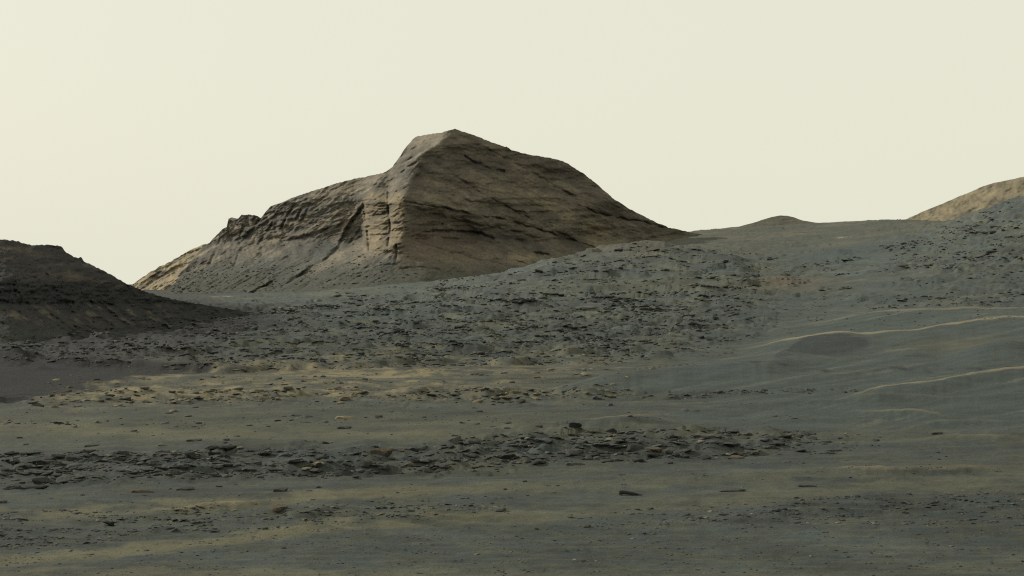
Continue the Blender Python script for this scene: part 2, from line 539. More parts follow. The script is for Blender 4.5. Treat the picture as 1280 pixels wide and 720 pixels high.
    t1 = t1 * (0.35 + 0.95 * sstep(-0.3, 0.5, 0.6 * n2 + 0.4 * n3 + 0.6 * n5)) * lerp(1.0, 0.62, sstep(450, 640, u)) * np.clip(0.75 + 0.9 * n6, 0.1, 1.2)
    c = mixc(c, TAN, t1)
    # olive dusty sand
    t2 = np.exp(-((r0 - interp(u, [(0, 536), (640, 537), (800, 532)])) / 17) ** 2) * sstep(820, 560, u)
    c = mixc(c, OLIVE, t2 * (0.65 + 0.5 * n1 + 0.3 * n5) * (1 - rock))
    for pts, wd, st in (([(0, 645), (200, 634), (300, 628), (600, 611), (860, 602), (1130, 590), (1280, 588)], 8, 0.95),
                        ([(0, 706), (230, 683), (330, 668), (430, 656), (600, 645), (700, 640), (850, 627), (1000, 618), (1120, 606)], 10, 1.15),
                        ([(880, 722), (1100, 716), (1280, 706)], 10, 0.7),
                        ([(0, 536), (300, 548), (560, 548)], 7, 0.6),
                        ([(850, 294), (960, 297), (1060, 292), (1140, 291)], 3, 0.7)):
        t = np.exp(-((r0 - interp(u, pts) + 5 * n1) / wd) ** 2)
        t = sstep(0.15, 0.95, t * (0.85 + 0.5 * n1) + 0.30 * n6 * sstep(0.02, 0.3, t))
        c = mixc(c, (0.086, 0.083, 0.054), st * t * (1 - 0.6 * rock) * lerp(1.0, 0.45, sstep(420, 760, u1)))
    # reddish exposed bench right of the foothill
    c = mixc(c, (0.085, 0.068, 0.048), 0.7 * blob(uu, r0, 985, 357, 45, 9) + 0.5 * blob(uu, r0, 790, 330, 60, 14))
    c = mixc(c, OLIVE, 0.5 * blob(uu, r0, 850, 362, 160, 8, 0.0))
    # dusty brown ground of the far saddle
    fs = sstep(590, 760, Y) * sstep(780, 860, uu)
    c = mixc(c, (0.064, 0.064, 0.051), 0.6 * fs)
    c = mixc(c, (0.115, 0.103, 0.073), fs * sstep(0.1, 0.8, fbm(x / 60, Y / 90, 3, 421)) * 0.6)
    c = mixc(c, (0.105, 0.098, 0.070), 0.75 * blob(uu, r0, 790, 316, 50, 9, -0.22))
    # bluish sand
    c = mixc(c, (0.042, 0.053, 0.050), 0.85 * sand)
    wsp = fbm((uu + 3 * r0) / 90, (r0 + 0.16 * uu) / 3.5, 4, 99)
    c *= (1 + sand * np.clip(0.22 * wsp, -0.15, 0.25))[..., None]
    c = mixc(c, (0.105, 0.100, 0.075), sand * sstep(0.55, 1.0, wsp) * 0.6)
    c = mixc(c, (0.040, 0.050, 0.053), 0.8 * blob(uu, r0, 890, 471, 55, 7, -0.10) + 0.5 * blob(uu, r0, 1230, 446, 55, 7, -0.2))
    c = mixc(c, (0.085, 0.078, 0.055), 0.6 * blob(uu, r0, 1200, 434, 60, 6, -0.08))
    c = mixc(c, (0.026, 0.030, 0.033), 0.85 * lensm)
    c = mixc(c, PALE, tanm)
    c = mixc(c, (0.040, 0.052, 0.052), 0.8 * blob(uu, r0, 1060, 318, 110, 16, -0.1) + 0.5 * blob(uu, r0, 1100, 372, 160, 14, -0.1) + 0.5 * blob(uu, r0, 430, 392, 110, 10))
    # shade by the left hill painted into the albedo, dark rubble around it
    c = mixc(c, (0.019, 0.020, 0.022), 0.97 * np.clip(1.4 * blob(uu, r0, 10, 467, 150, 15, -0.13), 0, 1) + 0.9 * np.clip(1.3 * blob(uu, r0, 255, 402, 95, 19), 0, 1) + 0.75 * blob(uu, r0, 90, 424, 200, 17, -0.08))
    skirt_shade = sstep(345, 285, uu + 0.7 * (r0 - 395) + 14 * n2) * sstep(446, 418, r0 + 7 * n2 + 0.05 * uu) * sstep(384, 391, r0)
    c = mixc(c, (0.0150, 0.0153, 0.0172), 0.92 * skirt_shade)  # soft shadow at the hill's foot, put into the ground colour
    c = mixc(c, (0.030, 0.030, 0.031), 0.7 * sstep(330, 200, uu) * sstep(462, 446, r0) * (1 - skirt_shade))
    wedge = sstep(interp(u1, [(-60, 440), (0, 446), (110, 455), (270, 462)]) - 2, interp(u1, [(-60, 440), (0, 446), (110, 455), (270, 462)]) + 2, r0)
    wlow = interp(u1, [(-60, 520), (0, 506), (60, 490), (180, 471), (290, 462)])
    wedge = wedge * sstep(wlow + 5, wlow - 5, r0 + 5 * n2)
    c = mixc(c, (0.0100, 0.0107, 0.0120), 0.95 * wedge)  # wedge of shade on the left plain, painted as near-black albedo
    # bright lone slabs in the distance
    for (a, b, ru, rv) in ((266, 372, 9, 0.9), (283, 371, 7, 0.8), (1052, 296.5, 7, 0.8), (462, 383, 5, 0.7), (487, 407, 4, 0.7), (1085, 391, 12, .8)):
        c = mixc(c, (0.20, 0.19, 0.16), 0.8 * blob(uu, r0, a, b, ru, rv))
    return -dr + h, c, r0, rock, rise


_u_in = np.arange(-40, 1325, 1.75)
_u_out = 45 * (np.exp(np.linspace(0, 4.35, 46)) - 1)[1:]
US = np.concatenate([(-40 - _u_out)[::-1], _u_in, _u_in[-1] + _u_out])
ys = [3.0]
_uref = np.array([640.0])
while ys[-1] < 2600:
    y = ys[-1]
    d_ = float(base_drop(_uref, np.array([y]))[0])
    step = 1.6 * y * y / (F * max(d_, 1.0))
    if y < 22:
        step *= 4
    ys.append(y + min(step, 0.0074 * y))
YS = np.array(ys)
UU, YY = np.meshgrid(US, YS)
XX = (UU - 640) / F * YY
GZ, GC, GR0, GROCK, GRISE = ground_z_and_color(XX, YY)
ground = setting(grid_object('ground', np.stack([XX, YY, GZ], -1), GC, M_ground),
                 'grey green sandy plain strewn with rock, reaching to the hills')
GROW = HOR - GZ * F / YY                               # picture row of every ground vertex
GVIS = np.minimum.accumulate(GROW, axis=0)             # running skyline from near to far


def on_ground(u, r):
    """ground point seen at column u, row r: returns x, Y, z (or None)"""
    i = int(np.clip(np.searchsorted(US, u), 1, len(US) - 1))
    colm = GVIS[:, i]
    j = int(np.searchsorted(-colm, -r))
    if j <= 0 or j >= len(YS) - 1:
        return None
    return (u - 640) / F * YS[j], YS[j], float(GZ[j, i]), float(GRISE[j, i])


# ------------------------------------------------------------------ mountain
SKY_M = [(120, 420), (200, 372), (222, 350), (240, 325), (252, 310), (262, 303), (268, 297), (276, 288), (284, 283), (285, 273),
         (290, 272), (298, 273), (302, 268), (312, 268.5), (322, 270), (326, 273), (331, 266), (338, 257.5), (350, 254), (363, 248),
         (380, 242), (400, 236), (425, 228), (450, 222), (470, 218), (484, 214), (490, 209), (497, 200), (503, 190), (509, 182),
         (516, 174), (522, 170), (535, 168), (550, 166), (560, 163.5), (568, 160.5), (575, 163), (590, 168), (610, 176), (632, 184),
         (633, 183), (640, 187.5), (660, 193), (685, 197), (700, 200), (712, 206), (725, 214), (740, 225), (755, 238), (768, 249),
         (785, 260), (800, 268), (820, 278), (835, 284), (850, 287.5), (880, 294), (930, 315), (980, 350)]
ARETE = [(150, 560), (160.5, 568), (172, 557), (184, 546), (190, 534), (205, 524), (220, 515), (240, 507), (255, 509), (275, 510), (300, 507), (320, 500), (345, 492), (400, 485)]
DEPTH = [(150, 1068), (161, 1054), (185, 1024), (205, 1006), (225, 994), (240, 984), (247, 976), (275, 972), (300, 968), (318, 958), (335, 938), (350, 915), (380, 860), (420, 800)]

mu = np.arange(150, 935, 1.15)
mt = np.concatenate([np.linspace(0, 0.25, 40)[:-1], np.linspace(0.25, 1, 215)])
MU, MT = np.meshgrid(mu, mt)
sky_r = interp(mu, SKY_M) + 0.8 * fbm(mu / 7, mu * 0, 3, 101) + 0.4 * fbm(mu / 2.5, mu * 0, 2, 104)
base_r = np.maximum(398.0, sky_r + 4)
sky_s = blur(blur(sky_r, 9, 0), 7, 0)
MR = base_r[None, :] + (sky_s - base_r)[None, :] * MT + (sky_r - sky_s)[None, :] * MT ** 9
ua = smooth_interp(MR, ARETE, 5)
ua = ua + 7.0 * perlin(MR / 19, MU / 60 + 3, 107) + 3.0 * perlin(MR / 6, MU / 30 + 3, 108) + 1.0 * perlin(MR / 2.6, MU / 9 + 3, 110)
A = smooth_interp(MR, DEPTH, 5)
du = MU - ua
left = np.clip(-du, 0, None)
right = np.clip(du, 0, None)
# the left face swings back in stages: cliff, gully, then the long flank
soft = lerp(5.0, 75.0, sstep(298, 330, MR + 4 * perlin(MU / 14, MR / 14, 109)))
left = np.sqrt(left ** 2 + soft ** 2) - soft
right = np.sqrt(right ** 2 + soft ** 2) - soft
gl = 0.95 * np.minimum(left, 52) + 0.50 * np.clip(left - 52, 0, None)
gr = 0.62 * np.minimum(right, 140) + 0.50 * np.clip(right - 140, 0, None)
D = A + gl + gr
LM = sstep(4, -4, du)
RM = 1 - LM
# a broad gully between the summit block and the left flank
D += 8 * np.exp(-((du + 64) / 18) ** 2) * sstep(330, 285, MR)
D += 14 * blob(MU, MR, 487, 225, 13, 26, -1.2)
# left flank: ribs running down to the left
p = MR + 0.58 * (MU - 400)
s = MU - 0.58 * MR
wig = 7 * fbm(MU / 55, MR / 40, 3, 111)
rib = ridged(s / 120 + 0.3, (p + wig) / 17, 4, 113) - 1.0
talus_line = interp(MU, [(150, 330), (240, 335), (300, 322), (340, 318), (400, 300), (440, 296), (470, 320), (520, 330)])
talus = sstep(talus_line - 8, talus_line + 14, MR + 5 * fbm(MU / 30, MR / 18, 2, 117)) * LM
crag = LM * (1 - 0.85 * talus)
D -= 2.3 * rib * crag
D -= 0.8 * (ridged(s / 30, (p + wig) / 5.5, 3, 121) - 1.0) * crag
D -= 1.7 * (ridged(MU / 9, MR / 13, 3, 123) - 1.0) * crag * sstep(400, 340, MU)
D -= 0.9 * fbm(MU / 9, MR / 6, 4, 127) * (0.45 + crag)
D -= 1.5 * fbm(s / 45, p / 5, 4, 129) * talus
# right face: beds dipping gently to the right, cut into ledges
bed = MR - 0.27 * (MU - 505) - 0.0002 * (MU - 505) ** 2 + 6 * fbm(MU / 70, MR / 45, 3, 131)
for per, amp, sd in ((23.0, 0.9, 133), (9.5, 0.4, 135), (4.3, 0.25, 137)):
    q = bed / per + 0.5 * fbm(MU / (per * 3.0), MR / (per * 1.3), 2, sd)
    fr = q - np.floor(q)
    stp = np.where(fr < 0.78, fr / 0.78, 1 - (fr - 0.78) / 0.22)      # slopes out downward, undercut at the base
    act = sstep(-0.15, 0.45, fbm(MU / (per * 4.5), MR / (per * 1.6), 3, sd + 1)) if per < 20 else sstep(0.0, 0.5, fbm(MU / 90, MR / 26, 2, sd + 1) + 0.25)
    D -= amp * (stp - 0.5) * RM * act * sstep(175, 215, MR)
D -= 6.0 * fbm(MU / 60, MR / 45, 2, 141) * RM
diag = MR - 0.62 * MU
D -= 0.45 * (ridged(diag / 15 + 3, (MU + 0.6 * MR) / 70, 4, 143) - 1.0) * RM
D -= 0.55 * fbm(MU / 8, MR / 6.5, 4, 147) * RM
# blocky cliff at the nose
cliff = sstep(452, 458, MU + 2 * perlin(MR / 9, MR * 0, 149)) * sstep(236, 246, MR + 2 * perlin(MU / 9, MU * 0, 150)) * sstep(322, 306, MR) * sstep(516, 508, MU)
D -= 4.5 * cliff
for a, b, k in ((473, 3.0, 1.0), (496, 4.0, 1.0)):
    D -= b * np.clip(1 - ((MU - a) / 11) ** 2, 0, 1) * cliff * k
lay = MR + 2 * perlin(MU / 16, MR / 30, 151)
lf = (lay / 10.5) % 1.0
D += 1.8 * cliff * np.exp(-((lf - 0.5) / 0.13) ** 2) * (0.6 + 0.8 * perlin(MU / 9, MR / 9, 152))
lf = (lay / 3.6) % 1.0
D += 0.7 * cliff * np.exp(-((lf - 0.5) / 0.22) ** 2)


def groove(pts, w, depth, lip=0.0, off=2.5):
    global D
    wv = 1.8 * perlin(MU / 11, MR / 11, 161) + 0.9 * perlin(MU / 4.5, MR / 4.5, 162)
    d = polydist(MU, MR + wv, pts)
    mod = np.clip(0.6 + 0.9 * perlin(MU / 13, MR / 13, 163), 0.0, 1.4)
    kk = np.where(RM > 0.5, 0.55, 0.75)
    ww = np.where(RM > 0.5, 0.45, 0.8)
    mod = mod * kk
    D += depth * np.exp(-(d / np.maximum(w * ww, 0.9)) ** 2) * mod
    if lip:
        d2 = polydist(MU, MR + wv + off * 1.6, pts)
        D -= lip * np.exp(-(d2 / (w * 1.7)) ** 2) * mod


for g in (
    ([(485, 239), (485, 255), (486, 267), (488, 285), (487, 294), (485, 307)], 1.5, 9, 0),
    ([(495, 306), (496, 316), (494, 326)], 1.6, 6, 0),
    ([(454, 252), (457, 272), (459, 289), (462, 314)], 1.9, 9, 0),
    ([(459, 271), (470, 270), (483, 266)], 1.5, 5, 2),
    ([(462, 294), (474, 294), (485, 292)], 1.2, 3.5, 1),
    ([(488, 289), (498, 288), (507, 285)], 1.2, 4, 1),
    ([(489, 271), (500, 268), (508, 262)], 1.2, 3, 1),
    ([(462, 252), (475, 246), (486, 242), (502, 240)], 1.6, 4, 3),
    ([(455, 256), (445, 270), (437, 282), (431, 294), (422, 310), (412, 321), (400, 328), (382, 340), (366, 350), (353, 357)], 2.6, 11, 6),
    ([(452, 282), (446, 293), (438, 302)], 2.2, 6, 2),
    ([(340, 352), (330, 358), (313, 367)], 1.8, 6, 4),
    ([(440, 268), (422, 283), (400, 290), (380, 296), (366, 300)], 2.2, 5, 4),
    ([(376, 262), (371, 274), (362, 288)], 1.8, 5, 2),
    ([(366, 258), (358, 272), (352, 284)], 1.8, 5, 2),
    ([(388, 255), (382, 268), (376, 278)], 1.8, 4, 2),
    ([(345, 268), (338, 284), (330, 296), (318, 312)], 2.0, 5, 2),
    ([(304, 305), (298, 318), (291, 337)], 2.0, 6, 2),
    ([(330, 262), (322, 278), (312, 292), (300, 306)], 2.2, 7, 2),
    ([(286, 285), (287, 296), (290, 302)], 2.0, 6, 2),
    ([(305, 272), (304, 284), (300, 294)], 1.6, 4, 2),
    ([(275, 300), (268, 318), (262, 330)], 2.0, 5, 2),
    ([(496, 205), (505, 203), (515, 196)], 2.0, 5, 3),
    ([(494, 212), (506, 210), (517, 206), (526, 196)], 1.8, 4, 3),
    ([(490, 224), (500, 216), (510, 211)], 1.8, 5, 3),
    ([(502, 196), (512, 188), (522, 184), (530, 186)], 1.6, 4, 3),
    ([(506, 252), (530, 256), (558, 261), (585, 267), (600, 270), (631, 274), (659, 283), (694, 293), (713, 299), (742, 309)], 2.0, 7, 4),
    ([(530, 290), (560, 288), (600, 291), (624, 304), (647, 309), (683, 319), (711, 325)], 3.2, 9, 5),
    ([(520, 300), (545, 296), (566, 300), (600, 306)], 1.8, 4, 3),
    ([(723, 256), (746, 266), (779, 274), (800, 276), (828, 285)], 1.8, 6, 3),
    ([(695, 289), (712, 297), (735, 312), (745, 318)], 3.0, 7, 3),
    ([(692, 233), (709, 241), (722, 250)], 1.6, 4, 2),
    ([(581, 197), (596, 204), (612, 211), (630, 214)], 3.0, 6, 3),
    ([(540, 275), (541, 290), (539, 304)], 1.3, 3, 0),
    ([(571, 282), (572, 296), (568, 306)], 1.5, 3, 0),
    ([(600, 182), (640, 202), (680, 224), (720, 246)], 1.5, 2.5, 2),
    ([(560, 215), (600, 240), (640, 262), (665, 275)], 1.6, 3, 2),
    ([(515, 235), (550, 240), (590, 252), (630, 258), (660, 268)], 1.6, 3, 2),
    ([(522, 262), (550, 270), (590, 280), (640, 288), (690, 305)], 1.4, 3.5, 2),
    ([(600, 320), (640, 326), (680, 334)], 1.8, 4, 2),
    ([(500, 336), (530, 334), (560, 340), (590, 338)], 1.6, 4, 3),
    ([(440, 338), (470, 333), (500, 330)], 1.5, 3, 2),
):
    groove(*g)
# sunken dark hollows on the right face
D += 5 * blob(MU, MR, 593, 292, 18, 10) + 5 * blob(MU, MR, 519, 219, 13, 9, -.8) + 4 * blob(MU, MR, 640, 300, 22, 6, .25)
# boulder on the scree
D -= 5 * blob(MU, MR, 335, 350, 2.2, 4)
D -= 0.32 * fbm(MU / 3.2, MR / 2.8, 3, 191)
# keep the crest crisp
D = np.maximum(D, 820)

mp_ = np.stack([(MU - 640) / F * D, D, -(MR - HOR) / F * D], -1)
# far side falls away behind the crest
crest = mp_[-1]
back = []
for k, (dy, dz) in enumerate(((3, -0.6), (9, -4), (20, -12), (45, -30), (90, -62), (160, -110))):
    q = crest.copy()
    q[:, 1] += dy
    q[:, 2] += dz
    back.append(q)
mp_ = np.concatenate([mp_, np.array(back)], 0)
# ---- mountain albedo
n1 = fbm(MU / 60, MR / 30, 4, 171)
n2 = fbm(MU / 16, MR / 10, 4, 175)
nd = fbm(s / 70, p / 8, 4, 179)
nb = fbm(MU / 80, bed / 6, 4, 183)
ndg = fbm((MU + 0.6 * MR) / 60, diag / 9, 4, 187)
mc = np.empty(MU.shape + (3,))
mc[...] = (0.0879, 0.0764, 0.0604)                     # brown right face
mc = mixc(mc, (0.1300, 0.1127, 0.0819), RM * sstep(0.1, 0.9, nb * 0.4 + ndg * 0.4 + n2 * 0.45 + 0.25))
mc = mixc(mc, (0.0518, 0.0485, 0.0416), RM * sstep(0.15, 0.9, -nb * 0.5 - ndg * 0.3 - n2 * 0.4))
for (a, b, ru, rv, sl, st) in ((677, 252, 22, 8, .35, .9), (739, 284, 30, 9, .5, 1.0), (752, 308, 34, 8, .35, .9), (657, 324, 24, 7, .15, .8),
                               (620, 236, 30, 8, .45, .4), (560, 322, 30, 8, .1, .4), (700, 322, 24, 6, .3, .7), (560, 250, 40, 8, .2, .35)):
    mc = mixc(mc, (0.1720, 0.1502, 0.1021), RM * st * np.clip(1.25 * blob(MU, MR, a, b, ru, rv, sl) * (1 + 0.9 * n2), 0, 1))
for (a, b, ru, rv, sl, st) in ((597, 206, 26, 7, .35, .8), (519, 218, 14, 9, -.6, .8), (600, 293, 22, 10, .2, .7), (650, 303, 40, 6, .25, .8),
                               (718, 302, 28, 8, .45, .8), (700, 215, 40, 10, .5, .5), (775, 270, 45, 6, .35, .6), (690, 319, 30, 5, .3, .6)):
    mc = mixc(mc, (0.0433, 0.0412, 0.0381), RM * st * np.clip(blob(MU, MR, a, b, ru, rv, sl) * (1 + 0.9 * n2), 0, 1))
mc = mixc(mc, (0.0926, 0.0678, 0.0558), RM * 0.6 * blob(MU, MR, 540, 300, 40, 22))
# thin dark beds, laterally continuous but broken
for per, st_, sd in ((7.0, 0.55, 401), (3.4, 0.40, 404), (14.0, 0.6, 407)):
    bl = bed + 0.10 * per * fbm(MU / 12, MR / 9, 3, sd)
    ln_ = 1 - np.abs(((bl / per + 0.7 * perlin(MU / 140, bl / (3 * per), sd)) % 1.0) - 0.5) / (0.10 if per > 5 else 0.14)
    pres = sstep(0.0, 0.5, fbm(MU / (9 * per), bl / (1.2 * per), 3, sd + 1))
    mc = mixc(mc, (0.0433, 0.0386, 0.0320), RM * st_ * np.clip(ln_ * 1.6, 0, 1) * pres * sstep(190, 225, MR))
fine = fbm(MU / 3.0, MR / 2.4, 3, 411)
mc = mc * np.clip(1 + 0.22 * fine, 0.6, 1.5)[..., None]
# left flank: grey tan rock, bluish grey scree
lc = np.empty_like(mc)
lc[...] = (0.097, 0.090, 0.076)
lc = mixc(lc, (0.181, 0.158, 0.119), sstep(0.0, 0.9, nd + 0.5 * n2))
lc = mixc(lc, (0.062, 0.062, 0.058), sstep(0.1, 0.9, -nd - 0.3 * n2))
lc = mixc(lc, (0.072, 0.076, 0.069), talus * np.clip(0.75 + 0.5 * n1 + 0.55 * nd, 0, 1))
for (a, b, ru, rv, sl, st) in ((415, 326, 34, 7, -.55, .8), (455, 318, 26, 9, -.4, .7), (440, 232, 50, 7, -.25, .6), (400, 280, 30, 5, -.5, .6),
                               (330, 308, 24, 4, -.65, .7), (360, 282, 14, 4, -.6, .6), (540, 174, 26, 10, -.1, .8), (478, 240, 26, 8, -.5, .4)):
    lc = mixc(lc, (0.190, 0.163, 0.120), st * np.clip(blob(MU, MR, a, b, ru, rv, sl) * (1 + 0.8 * n2), 0, 1))
lc = mixc(lc, (0.175, 0.145, 0.096), cliff * (0.7 + 0.6 * n2))
lc = lc * np.clip(1 + 0.22 * fine, 0.6, 1.5)[..., None]
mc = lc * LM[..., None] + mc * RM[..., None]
# dust-grey apron where it meets the plain
apron = sstep(322, 344, MR + 9 * n2 - 0.04 * np.abs(MU - 520)) * sstep(760, 620, MU)
mc = mixc(mc, (0.058, 0.060, 0.050), 0.85 * apron)
mc = mixc(mc, (0.088, 0.080, 0.060), sstep(800, 860, MU) * 0.8)
mcb = np.concatenate([mc, np.repeat(mc[-1:], 6, 0)], 0)
setting(grid_object('mountain', mp_, mcb, M_mount, flip=False),
        'layered brown and tan rock mountain with a sharp lit nose')


# ------------------------------------------------------------------ other hills
def relief_hill(name, label, skyline, u0, u1, step, base, depth_fn, color_fn, mat, rows=120, sky_n=0.8, sky_s=6, seed=201, back=((1, -.2), (3, -2), (10, -8), (30, -26)), scale=1.0, boff=10):
    u = np.arange(u0, u1, step)
    sk = interp(u, skyline) + sky_n * fbm(u / sky_s, u * 0, 4, seed)
    b = np.maximum(interp(u, base), sk + 2)
    t = np.linspace(0, 1, rows)
    U, T = np.meshgrid(u, t)
    R = b[None, :] + (sk - b)[None, :] * T
    Dp = depth_fn(U, R, sk[None, :] + 0 * R)
    P = np.stack([(U - 640) / F * Dp, Dp, -(R - HOR) / F * Dp], -1)
    cr = P[-1]
    bk = []
    for dy, dz in back:
        q = cr.copy()
        q[:, 1] += dy * scale
        q[:, 2] += dz * scale
        bk.append(q)
    P = np.concatenate([P, np.array(bk)], 0)
    c = color_fn(U, R, sk[None, :] + 0 * R)
    c = np.concatenate([c, np.repeat(c[-1:], len(back), 0)], 0)
    return setting(grid_object(name, P, c, mat), label), U, R, Dp


# dark hill at the left
def dl(U, R, S):
    a = interp(R, [(280, 232), (300, 222), (325, 206), (345, 194), (352, 190), (380, 185), (392, 178), (420, 160), (450, 140), (500, 118)])
    a = a + 0.34 * np.clip(U, 0, None) + 0.0006 * np.clip(U, 0, None) ** 2 - 0.05 * np.clip(-U, 0, None)
    lay = R - 0.04 * U + 3 * fbm(U / 60, R / 40, 3, 211)
    cl = sstep(338, 350, lay - 0.14 * U + 6) * sstep(388, 376, lay - 0.10 * U + 4)
    a -= 1.3 * (ridged(U / 26 + R / 60, R / 40, 4, 213) - 1) * (0.4 + cl)
    a -= 1.0 * (ridged(U / 34, R / 12, 4, 215) - 1)
    for per, amp, sd in ((17, 0.8, 217), (6.5, .35, 219)):
        q = lay / per + 0.4 * fbm(U / 40, R / 14, 2, sd)
        fr = q - np.floor(q)
        a -= amp * (np.where(fr < .75, fr / .75, 1 - (fr - .75) / .25) - .5) * sstep(-.2, .4, fbm(U / 60, R / 16, 2, sd + 1))
    a -= 0.45 * fbm(U / 6, R / 3.5, 4, 223)
    # spurs of scree fanning from the foot of the cliff
    a -= 2.2 * (ridged((U - 1.4 * R) / 34, R / 130, 2, 227) - 1) * sstep(372, 392, R) * sstep(430, 405, R)
    return a


def cl_(U, R, S):
    n = fbm(U / 40, R / 12, 4, 231)
    k = fbm(U / 12, R / 6, 4, 233)
    c = np.empty(U.shape + (3,))
    c[...] = (0.0270, 0.0262, 0.0262)
    c = mixc(c, (0.0640, 0.0540, 0.0430), sstep(-0.1, 0.8, n + 0.4 * k) * sstep(352, 338, R - 0.1 * U))
    c = mixc(c, (0.0190, 0.0200, 0.0225), sstep(338, 350, R - 0.12 * U) * sstep(390, 374, R - 0.08 * U) * 0.6)
    c = mixc(c, (0.1050, 0.0930, 0.0640), sstep(0.15, 0.7, fbm((U - 1.5 * R) / 11, (R + 0.2 * U) / 20, 4, 235) + 0.35 * k) * sstep(374, 386, R) * sstep(412, 396, R) * sstep(250, 180, U) * 0.6)
    c = mixc(c, (0.0300, 0.0312, 0.0305), sstep(398, 416, R + 6 * k))
    c = mixc(c, (0.0210, 0.0218, 0.0245), sstep(180, 260, U) * 0.7)
    return c


hill_l, HU, HR, HD = relief_hill('hill', 'dark layered hill rising at the left edge',
    [(-260, 270), (-120, 288), (0, 299), (18, 301), (40, 306.5), (60, 306), (76, 307.5), (81, 314), (88, 319), (98, 323), (101, 321), (104, 326), (120, 334), (137, 342), (150, 350),
     (165, 358), (180, 364), (200, 370), (230, 377), (275, 384), (330, 393), (400, 410), (460, 440)],
    -260, 420, 1.15, [(-260, 520), (0, 500), (150, 475), (300, 440), (460, 450)], dl, cl_, M_hill, 160, 1.1, 5, 203, scale=0.6)


# sunlit tan spur beyond the mountain's left foot
def df(U, R, S):
    a = 1330 - 0.55 * (U - 160) * -1.0 * 0 + interp(R, [(295, 1), (330, 0), (400, -1)]) * 60
    a = 1400 - 0.9 * (U - 150) * 0.0 + (355 - R) * 1.0 + 0.75 * (262 - U)
    p_ = R + 0.6 * U
    a -= 5 * (ridged((U - .6 * R) / 70, p_ / 14, 4, 241) - 1)
    a -= 2 * (ridged(U / 12, R / 10, 3, 243) - 1)
    a -= 1.5 * fbm(U / 6, R / 5, 3, 245)
    return a


def cf(U, R, S):
    n = fbm(U / 18, R / 10, 4, 247)
    c = np.empty(U.shape + (3,))
    c[...] = (0.190, 0.162, 0.114)
    c = mixc(c, (0.241, 0.198, 0.130), sstep(-.1, .7, n))
    c = mixc(c, (0.08, 0.078, 0.065), sstep(.1, .7, -n) * 0.8)
    return c


relief_hill('far_spur', 'small sunlit tan rock spur behind the foot of the mountain',
    [(120, 380), (150, 364), (165, 356), (180, 345), (200, 333), (215, 326), (235, 314), (250, 307), (262, 303.5), (280, 300), (330, 300)],
    120, 330, 0.8, [(120, 392), (330, 392)], df, cf, M_far, 110, 0.8, 6, 207, scale=3)


# sunlit tan hill at the right edge
def dr_(U, R, S):
    a = 1500 + 0.55 * (U - 1135) * 1.0 + (275 - R) * 2.0
    a = 1950 - 0.6 * (U - 1135) + (275 - R) * 2.2
    a -= 4 * (ridged((U + .7 * R) / 26, R / 18, 4, 251) - 1)
    a -= 1.5 * fbm(U / 8, R / 6, 4, 253)
    return a


def cr_(U, R, S):
    n = fbm(U / 22, R / 9, 4, 257)
    c = np.empty(U.shape + (3,))
    c[...] = (0.172, 0.150, 0.104)
    c = mixc(c, (0.213, 0.180, 0.120), sstep(-.1, .7, n))
    c = mixc(c, (0.121, 0.106, 0.081), sstep(.1, .7, -n))
    return c


relief_hill('far_hill', 'sunlit tan hill showing above the right slope',
    [(1100, 292), (1138, 271.5), (1150, 266), (1165, 260), (1182, 253), (1200, 245), (1215, 239), (1230, 232), (1245, 228), (1262, 225), (1280, 221), (1320, 213), (1420, 200), (1560, 220), (1700, 280)],
    1095, 1700, 1.2, [(1095, 320), (1700, 320)], dr_, cr_, M_far, 90, 0.5, 9, 209, scale=4)


# little knoll on the saddle
def dk(U, R, S):
    a = 1290 + (285 - R) * 4.0 + 0.25 * np.abs(U - 972)
    a -= 3 * fbm(U / 14, R / 5, 4, 261)
    return a


def ck(U, R, S):
    n = fbm(U / 22, R / 4, 4, 263)
    c = np.empty(U.shape + (3,))
    c[...] = (0.066, 0.065, 0.052)
    c = mixc(c, (0.085, 0.078, 0.056), sstep(-.1, .7, n))
    return c


relief_hill('knoll', 'low rounded knoll on the far saddle skyline',
    [(890, 300), (920, 284), (940, 279), (952, 275), (965, 271), (975, 269.5), (984, 269.5), (992, 271.5), (1003, 275.5), (1020, 278.5), (1045, 288)],
    890, 1045, 0.8, [(890, 300), (1045, 300)], dk, ck, M_far, 60, 0.25, 8, 205, scale=3)


# ------------------------------------------------------------------ rocks
def ico(sub):
    t = (1 + 5 ** 0.5) / 2
    v = [(-1, t, 0), (1, t, 0), (-1, -t, 0), (1, -t, 0), (0, -1, t), (0, 1, t), (0, -1, -t), (0, 1, -t), (t, 0, -1), (t, 0, 1), (-t, 0, -1), (-t, 0, 1)]
    f = [(0, 11, 5), (0, 5, 1), (0, 1, 7), (0, 7, 10), (0, 10, 11), (1, 5, 9), (5, 11, 4), (11, 10, 2), (10, 7, 6), (7, 1, 8),
         (3, 9, 4), (3, 4, 2), (3, 2, 6), (3, 6, 8), (3, 8, 9), (4, 9, 5), (2, 4, 11), (6, 2, 10), (8, 6, 7), (9, 8, 1)]
    v = [np.array(p, float) / np.linalg.norm(p) for p in v]
    for _ in range(sub):
        mid, nf = {}, []

        def m(a, b):
            k = (min(a, b), max(a, b))
            if k not in mid:
                q = v[a] + v[b]
                v.append(q / np.linalg.norm(q))
                mid[k] = len(v) - 1
            return mid[k]
        for a, b, c in f:
            ab, bc, ca = m(a, b), m(b, c), m(c, a)
            nf += [(a, ab, ca), (b, bc, ab), (c, ca, bc), (ab, bc, ca)]
        f = nf
    return np.array(v), np.array(f)


